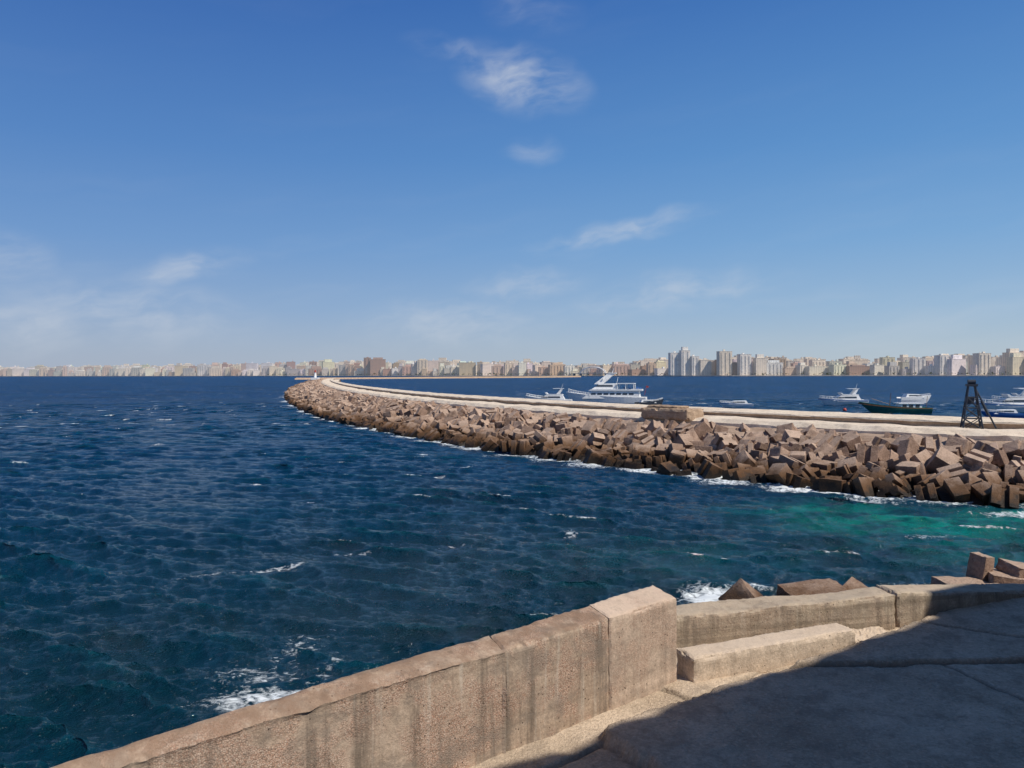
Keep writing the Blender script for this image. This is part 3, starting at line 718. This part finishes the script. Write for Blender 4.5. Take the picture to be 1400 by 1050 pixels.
ob = big.obj('city_block_mass', M_city); ob.color = (0.80, 0.71, 0.60, 1); ob['kind'] = 'stuff'; tag(ob, 'hazy mass of beige buildings behind the waterfront', 'buildings', GC)

M_shore = mat_stone('shore_sand', (0.66, 0.57, 0.46), (0.52, 0.44, 0.36), 0.02, 0.2)
vs = []; fs = []
for k, (x, y) in enumerate(CL):
    p, rot = coast(sc[k]+0.01 if k == 0 else sc[k]-0.01, 0); q, _ = coast(sc[k]+0.01 if k == 0 else sc[k]-0.01, 12)
    vs += [(p[0], p[1], -1), (p[0], p[1], 2.2), (q[0], q[1], 2.4), (q[0]*1.0, q[1]+9000, 2.4)]
for k in range(len(CL)-1):
    for j in range(3): fs.append((k*4+j, k*4+j+1, k*4+j+5, k*4+j+4))
gr = mesh_obj('city_ground', vs, fs, M_shore); gr['kind'] = 'structure'; gr['label'] = 'low sandy waterfront ground under the city'; gr['category'] = 'ground'
pts = [(-360, 1290), (-300, 1370), (-200, 1450), (-80, 1540), (60, 1640), (160, 1800)]
vs = []; fs = []
for k, (x, y) in enumerate(pts):
    for dy, z in ((-9, -2), (-4, 2.2), (4, 3.2), (9, -2)): vs.append((x, y+dy, z+rc.uniform(-.3, .3)))
for k in range(len(pts)-1):
    for j in range(3): fs.append((k*4+j, k*4+j+1, k*4+j+5, k*4+j+4))
ob = mesh_obj('outer_breakwater', vs, fs, M_brown); tag(ob, 'low rubble breakwater near the far shore', 'breakwater')
M_tree = bpy.data.materials.new('corniche_foliage'); g = G(M_tree)
P = g.n('ShaderNodeNewGeometry').outputs['Position']
g.out(g.n('ShaderNodeBsdfPrincipled', {'Base Color': g.mix(g.noise(P, 0.3, 4), (0.05, 0.07, 0.05), (0.10, 0.12, 0.085)), 'Roughness': 0.9}).outputs[0])
tbm = MB()
for k in range(1300):
    p, rot = coast(rc.uniform(2700, tot-450), rc.uniform(14, 26)); zc = 2.4+rc.uniform(2, 6.5); r0 = rc.uniform(0.8, 2.2)
    vv = [Vector((p[0]+rc.gauss(0, r0), p[1]+rc.gauss(0, r0), zc+rc.gauss(0, r0*.7))) for _ in range(4)]
    tbm.add(vv, [(0, 1, 2), (0, 2, 3), (0, 1, 3), (1, 2, 3)])
ob = tbm.obj('tree_belt', M_tree); ob['kind'] = 'stuff'; tag(ob, 'thin belt of dark green trees along the far waterfront', 'trees')
ab = empty('arched_bridge', (225, 2150, 2.4), R(-30), 'pale arched steel bridge on the far waterfront', 'bridge')
M_white = mat_paint('white_paint', (0.84, 0.84, 0.83), 0.35)
m = MB()
for yy in (-5, 5):
    pr = None
    for k in range(17):
        a = math.pi*k/16; q = (-38*math.cos(a), yy, 4+20*math.sin(a))
        if pr: m.bar(pr, q, 1.0)
        pr = q
m.obj('arch', M_white, ab)
m = MB(); m.box(-60, 60, -6, 6, 5, 6.5)
for x in (-58, -38, 38, 58): m.box(x-1.5, x+1.5, -5, 5, 0, 5.0)
m.obj('deck', M_pale, ab)
m = MB()
for k in range(1, 16):
    x = -38*math.cos(math.pi*k/16)
    for yy in (-5, 5): m.bar((x, yy, 6.5), (x, yy, 4+20*math.sin(math.pi*k/16)), 0.25)
m.obj('hanger', M_white, ab)

M_red = mat_paint('red_paint', (0.45, 0.06, 0.04), 0.5)
pt = at(NC-1, 12)
lh = empty('beacon_tower', (pt[0]-6, pt[1]-10, 3.0), 0, 'small white harbour beacon tower with red lantern', 'beacon')
m = MB(); m.box(-4, 4, -4, 4, 0, 2.5); m.bar((0, 0, 2.5), (0, 0, 8.5), 1.6, 1.1, 12); m.obj('tower', M_white, lh)
m = MB(); m.bar((0, 0, 8.5), (0, 0, 8.9), 1.7, 1.7, 12); m.bar((0, 0, 8.9), (0, 0, 10.3), 0.8, 0.8, 10); m.bar((0, 0, 10.3), (0, 0, 11.2), 1.0, 0.1, 10); m.obj('lantern', M_red, lh)

# ------------------------------------------------------------------ boats
M_glass = mat_paint('dark_glass', (0.05, 0.06, 0.075), 0.1, var=0.1, spec=0.6)
M_green = mat_paint('green_hull_paint', (0.03, 0.15, 0.115), 0.5, var=0.2)
M_wood = mat_paint('varnished_wood', (0.22, 0.11, 0.05), 0.5, var=0.2)
M_blue = mat_paint('blue_paint', (0.04, 0.14, 0.38), 0.45)
M_steel = mat_paint('dark_steel', (0.03, 0.04, 0.06), 0.6, metallic=0.2, var=0.3)

def hull(L, B, H, sheer, mat, parent, stripe=None, rake=0.1, name='hull'):
    n = 16; vs = []; fs = []
    for i_ in range(n):
        t = i_/(n-1); b = B/2*max(0.0, 1-t**2.8)**0.72*(0.88+0.12*min(1, t*4)); zd = H*(1+sheer*t**2.2)
        x = -L/2+L*t; xw = -L/2+L*t*(1-rake); xm = (x*0.6+xw*0.4)
        row = [(xw, 0, -0.7*(1-t**5)), (xw, b*.72, 0.0), (xm, b*.93, zd*.55), (x, b, zd), (x-0.02*L*t, b*0.9, zd-0.001*0), (x-0.03*L*t, b*0.88, zd-0.35), (x-0.03*L*t, 0, zd-0.33)]
        vs += row+[(p[0], -p[1], p[2]) for p in row]
    for i_ in range(n-1):
        for sd in (0, 7):
            for j in range(6):
                fs.append((i_*14+sd+j, i_*14+sd+j+1, (i_+1)*14+sd+j+1, (i_+1)*14+sd+j))
    fs.append((0, 1, 2, 3, 4, 5, 6)); fs.append((7, 8, 9, 10, 11, 12, 13))
    ob = mesh_obj(name, vs, fs, mat, parent)
    if stripe:
        vs = []; fs = []
        for i_ in range(n):
            t = i_/(n-1); b = B/2*max(0.0, 1-t**2.8)**0.72*(0.88+0.12*min(1, t*4))+0.04; zd = H*(1+sheer*t**2.2); x = -L/2+L*t*1.003
            vs += [(x, b, zd*0.82), (x, b, zd*0.93), (x, -b, zd*0.93), (x, -b, zd*0.82)]
        for i_ in range(n-1):
            fs.append((i_*4, i_*4+1, i_*4+5, i_*4+4)); fs.append((i_*4+2, i_*4+3, i_*4+7, i_*4+6))
        mesh_obj('hull_stripe', vs, fs, stripe, parent)
    return ob

def railing(x0, x1, w0, w1, z0, z1, h, parent, n=8):
    m = MB(); last = []
    for sgn in (-1, 1):
        pr = None
        for i_ in range(n+1):
            t = i_/n; p = Vector((x0+(x1-x0)*t, sgn*(w0+(w1-w0)*t**1.5), z0+(z1-z0)*t**2)); q = p+Vector((0, 0, h))
            m.bar(p, q, 0.03, n=4)
            if pr: m.bar(pr, q, 0.035, n=4); m.bar(pr-Vector((0, 0, h*.5)), q-Vector((0, 0, h*.5)), 0.02, n=4)
            pr = q
        last.append(pr)
    m.bar(last[0], last[1], 0.035, n=4)
    m.obj('railing', M_white, parent)

def cruiser(x, y, rot, L, label, group=None, stripe=None, fly=True, name='motor_yacht', H=None, hm=None):
    e = empty(name, (x, y, 0), rot, label, 'boat', group)
    H = H or L*0.1; B = L*0.29
    hull(L, B, H, 0.35, hm or M_white, e, stripe, 0.14)
    z = H-0.2; k = L/12
    m = MB(); m.prof([(-L*.36, z), (L*.22, z), (L*.06, z+1.25*k), (-L*.3, z+1.35*k)], B*.38, B*.33); m.obj('cabin', M_white, e)
    m = MB(); m.prof([(-L*.26, z+.62*k), (L*.15, z+.62*k), (L*.095, z+1.0*k), (-L*.25, z+1.0*k)], B*.378, B*.362); m.obj('cabin_window', M_glass, e)
    if fly:
        m = MB(); m.prof([(-L*.32, z+1.36*k), (L*.03, z+1.36*k), (L*.07, z+1.95*k), (L*.04, z+1.95*k), (0, z+1.55*k), (-L*.3, z+1.55*k)], B*.32, B*.33); m.obj('flybridge', M_white, e)
        m = MB()
        for sg_ in (-1, 1):
            m.add([Vector(v) for v in [(-L*.24, sg_*B*.3, z+1.5*k), (-L*.17, sg_*B*.3, z+1.5*k), (-L*.27, sg_*B*.26, z+2.9*k), (-L*.31, sg_*B*.26, z+2.9*k), (-L*.24, sg_*B*.26, z+1.5*k), (-L*.17, sg_*B*.26, z+1.5*k), (-L*.27, sg_*B*.22, z+2.9*k), (-L*.31, sg_*B*.22, z+2.9*k)]],
                  [(0, 1, 2, 3), (4, 5, 6, 7), (0, 4, 5, 1), (1, 5, 6, 2), (2, 6, 7, 3), (3, 7, 4, 0)])
        m.box(-L*.33, -L*.1, -B*.28, B*.28, z+2.9*k, z+3.0*k); m.bar((-L*.28, 0, z+3*k), (-L*.31, 0, z+4.2*k), .04)
        m.obj('radar_arch', M_white, e)
    railing(0, L*.46, B*.44, B*.06, H*1.03, H*1.28, 0.7*k, e)
    return e

e = empty('excursion_yacht', (25.6, 212, 0), R(166), 'large white multi-deck excursion yacht moored behind the breakwater', 'boat')
hull(22, 6, 3.4, 0.40, M_white, e, None, 0.12)
m = MB(); m.prof([(-9.4, 3.0), (6.2, 3.0), (3.4, 5.1), (-9.1, 5.1)], 2.6, 2.4); m.obj('cabin', M_white, e)
m = MB()
for k in range(7): m.prof([(-7.8+k*1.7, 4.05), (-6.5+k*1.7, 4.05), (-6.6+k*1.7, 4.55), (-7.8+k*1.7, 4.55)], 2.53, 2.48)
m.obj('cabin_window', M_glass, e)
m = MB(); m.prof([(-10.0, 5.103), (4.4, 5.103), (3.8, 5.55), (-10.0, 5.55)], 2.7, 2.7); m.prof([(-3.2, 5.552), (3.6, 5.552), (1.3, 7.1), (-3.0, 7.1)], 2.1, 1.8); m.obj('wheelhouse', M_white, e)
m = MB(); m.prof([(-2.2, 6.25), (2.6, 6.25), (2.0, 6.7), (-2.1, 6.7)], 2.02, 1.93); m.obj('wheelhouse_window', M_glass, e)
m = MB(); m.box(-8.0, -3.3, -2.4, 2.4, 6.95, 7.15)
for xx in (-7.8, -5.6, -3.5):
    for yy in (-2.2, 2.2): m.bar((xx, yy, 5.55), (xx, yy, 6.95), .09)
m.obj('canopy', M_white, e)
m = MB()
for k, xx in enumerate((-9.2, -8.4, -6.4, -5.0)): m.box(xx-.3, xx+.3, -2.3, -1.6, 5.55, 6.0+0.12*(k % 2))
m.obj('deck_seat', M_blue, e)
m = MB()
for sg_ in (-1, 1):
    m.add([Vector(v) for v in [(3.0, sg_*1.6, 6.9), (0.6, sg_*1.6, 6.9), (-2.5, sg_*.7, 9.8), (-1.0, sg_*.7, 10.1), (3.0, sg_*1.2, 6.9), (0.6, sg_*1.2, 6.9), (-2.5, sg_*.3, 9.8), (-1.0, sg_*.3, 10.1)]], [(0, 1, 2, 3), (4, 5, 6, 7), (0, 4, 5, 1), (1, 5, 6, 2), (2, 6, 7, 3), (3, 7, 4, 0)])
m.box(-2.9, -0.8, -0.9, 0.9, 9.75, 10.05); m.bar((-1.8, 0, 10.0), (-2.2, 0, 11.2), .1); m.bar((0.6, -1.6, 8.3), (0.6, 1.6, 8.3), .2); m.bar((-3.0, 0, 7.1), (-3.4, 0, 8.8), .06); m.obj('mast', M_white, e)
railing(4, 10.3, 2.6, 0.3, 3.5, 4.6, 1.0, e, 10)
m = MB(); m.bar((-10.5, 0, 4.0), (-11.1, 0, 6.6), .05); m.prof([(-10.9, 6.0), (-11.6, 5.95), (-11.6, 6.4), (-10.95, 6.45)], .02, .02); m.obj('flag', M_red, e)

cruiser(9.6, 205, R(172), 12.5, 'white motor cruiser with canopy moored beside the excursion yacht', name='motor_cruiser', H=3.0)
cruiser(35.5, 200, R(8), 7.5, 'small dark-hulled motorboat moored close behind the breakwater wall', name='motor_cruiser', H=2.4, fly=False, hm=M_steel)
cruiser(64, 222, R(175), 9.5, 'small white open motorboat anchored in the harbour', fly=False, name='small_motorboat', stripe=M_blue, H=1.1)
cruiser(100.5, 236, R(178), 14.5, 'sleek white motor yacht anchored in the harbour', name='motor_yacht', H=1.6, stripe=M_blue)
cruiser(130, 250, R(5), 11, 'small white cabin boat anchored behind the fishing boat', name='cabin_boat', fly=False, H=1.9)
cruiser(123, 192, R(174), 17, 'white motor yacht with blue trim moored in the harbour', name='motor_yacht', stripe=M_blue, H=1.9)
cruiser(147, 226, R(170), 14, 'white motor cruiser anchored among other harbour boats', name='motor_cruiser', H=1.7)
cruiser(106, 168, R(172), 8.5, 'small blue-hulled motorboat moored near the breakwater', name='small_motorboat', fly=False, H=1.1, hm=M_blue)

e = empty('fishing_boat', (92, 187, 0), R(176), 'dark green wooden fishing boat with high prow and pale cabin', 'fishing boat')
hull(16.5, 4.6, 1.5, 0.9, M_green, e, M_wood, 0.2)
m = MB(); m.prof([(-6.0, 1.1), (-1.0, 1.1), (-1.2, 2.4), (-5.9, 2.4)], 1.6, 1.5); m.box(-6.4, -0.6, -1.8, 1.8, 2.403, 2.55); m.obj('cabin', M_white, e)
m = MB()
for k in range(3): m.box(-5.4+k*1.5, -4.5+k*1.5, -1.62, 1.62, 1.6, 2.2)
m.obj('cabin_window', M_glass, e)
m = MB(); m.bar((1.0, 0, 1.0), (0.6, 0, 5.0), .09, .05); m.bar((0.9, 0, 2.2), (5.2, 0, 3.6), .06); m.bar((-7.6, 0, 1.2), (-7.9, 0, 4.2), .05); m.obj('mast', M_wood, e)
m = MB(); m.box(1.2, 4.2, -1.0, 1.0, 1.0, 1.55); m.box(-0.5, 0.8, -0.8, 0.8, 1.0, 1.8); m.obj('fish_crate', M_blue, e)
e = empty('mooring_buoy', (85.8, 200, 0), 0, 'round red mooring buoy floating in the harbour', 'buoy')
m = MB(); N = 10; vs = []; fs = []
for a in range(7):
    for b in range(N):
        ph = math.pi*a/6; vs.append((0.5*math.sin(ph)*math.cos(2*math.pi*b/N), 0.5*math.sin(ph)*math.sin(2*math.pi*b/N), 0.25-0.5*math.cos(ph)))
for a in range(6):
    for b in range(N): fs.append((a*N+b, a*N+(b+1) % N, (a+1)*N+(b+1) % N, (a+1)*N+b))
m.add(vs, fs); m.obj('float', M_red, e, True)
m = MB(); m.bar((0, 0, .7), (0, 0, 1.1), .06); m.obj('ring', M_steel, e)

e = empty('steel_derrick', (47.3, 79.8, 4.1), R(-20), 'dark steel derrick frame standing on the breakwater', 'derrick')
tops = [(-.3, -.25), (.3, -.25), (.3, .25), (-.3, .25)]; bots = [(-.9, -.7), (.9, -.7), (.9, .7), (-.9, .7)]
for (tx, ty), (bx, by) in zip(tops, bots):
    m = MB(); m.bar((bx, by, 0), (tx, ty, 4.5), .08, .07); m.obj('leg', M_steel, e)
m = MB()
for z in (1.1, 2.2, 3.3):
    f = z/4.5; q = [(b[0]*(1-f)+t[0]*f, b[1]*(1-f)+t[1]*f, z) for t, b in zip(tops, bots)]
    for k in range(4):
        m.bar(q[k], q[(k+1) % 4], .055)
        f2 = (z-1.1)/4.5; q2 = [(b[0]*(1-f2)+t[0]*f2, b[1]*(1-f2)+t[1]*f2, z-1.1) for t, b in zip(tops, bots)]
        m.bar(q2[k], q[(k+1) % 4], .045); m.bar(q2[(k+1) % 4], q[k], .045)
m.obj('brace', M_steel, e)
m = MB(); m.box(-.5, .5, -.4, .4, 4.4, 4.65); m.bar((-.35, 0, 4.85), (.35, 0, 4.85), .25, n=12); m.box(-.55, .15, -.35, .35, 2.6, 3.3); m.obj('winch_head', M_steel, e)
m = MB(); m.bar((.2, 0, 4.5), (2.2, 0, 0.1), .09); m.bar((0.9, 0, 2.9), (1.5, 0, 1.5), .15); m.obj('boom', M_steel, e)
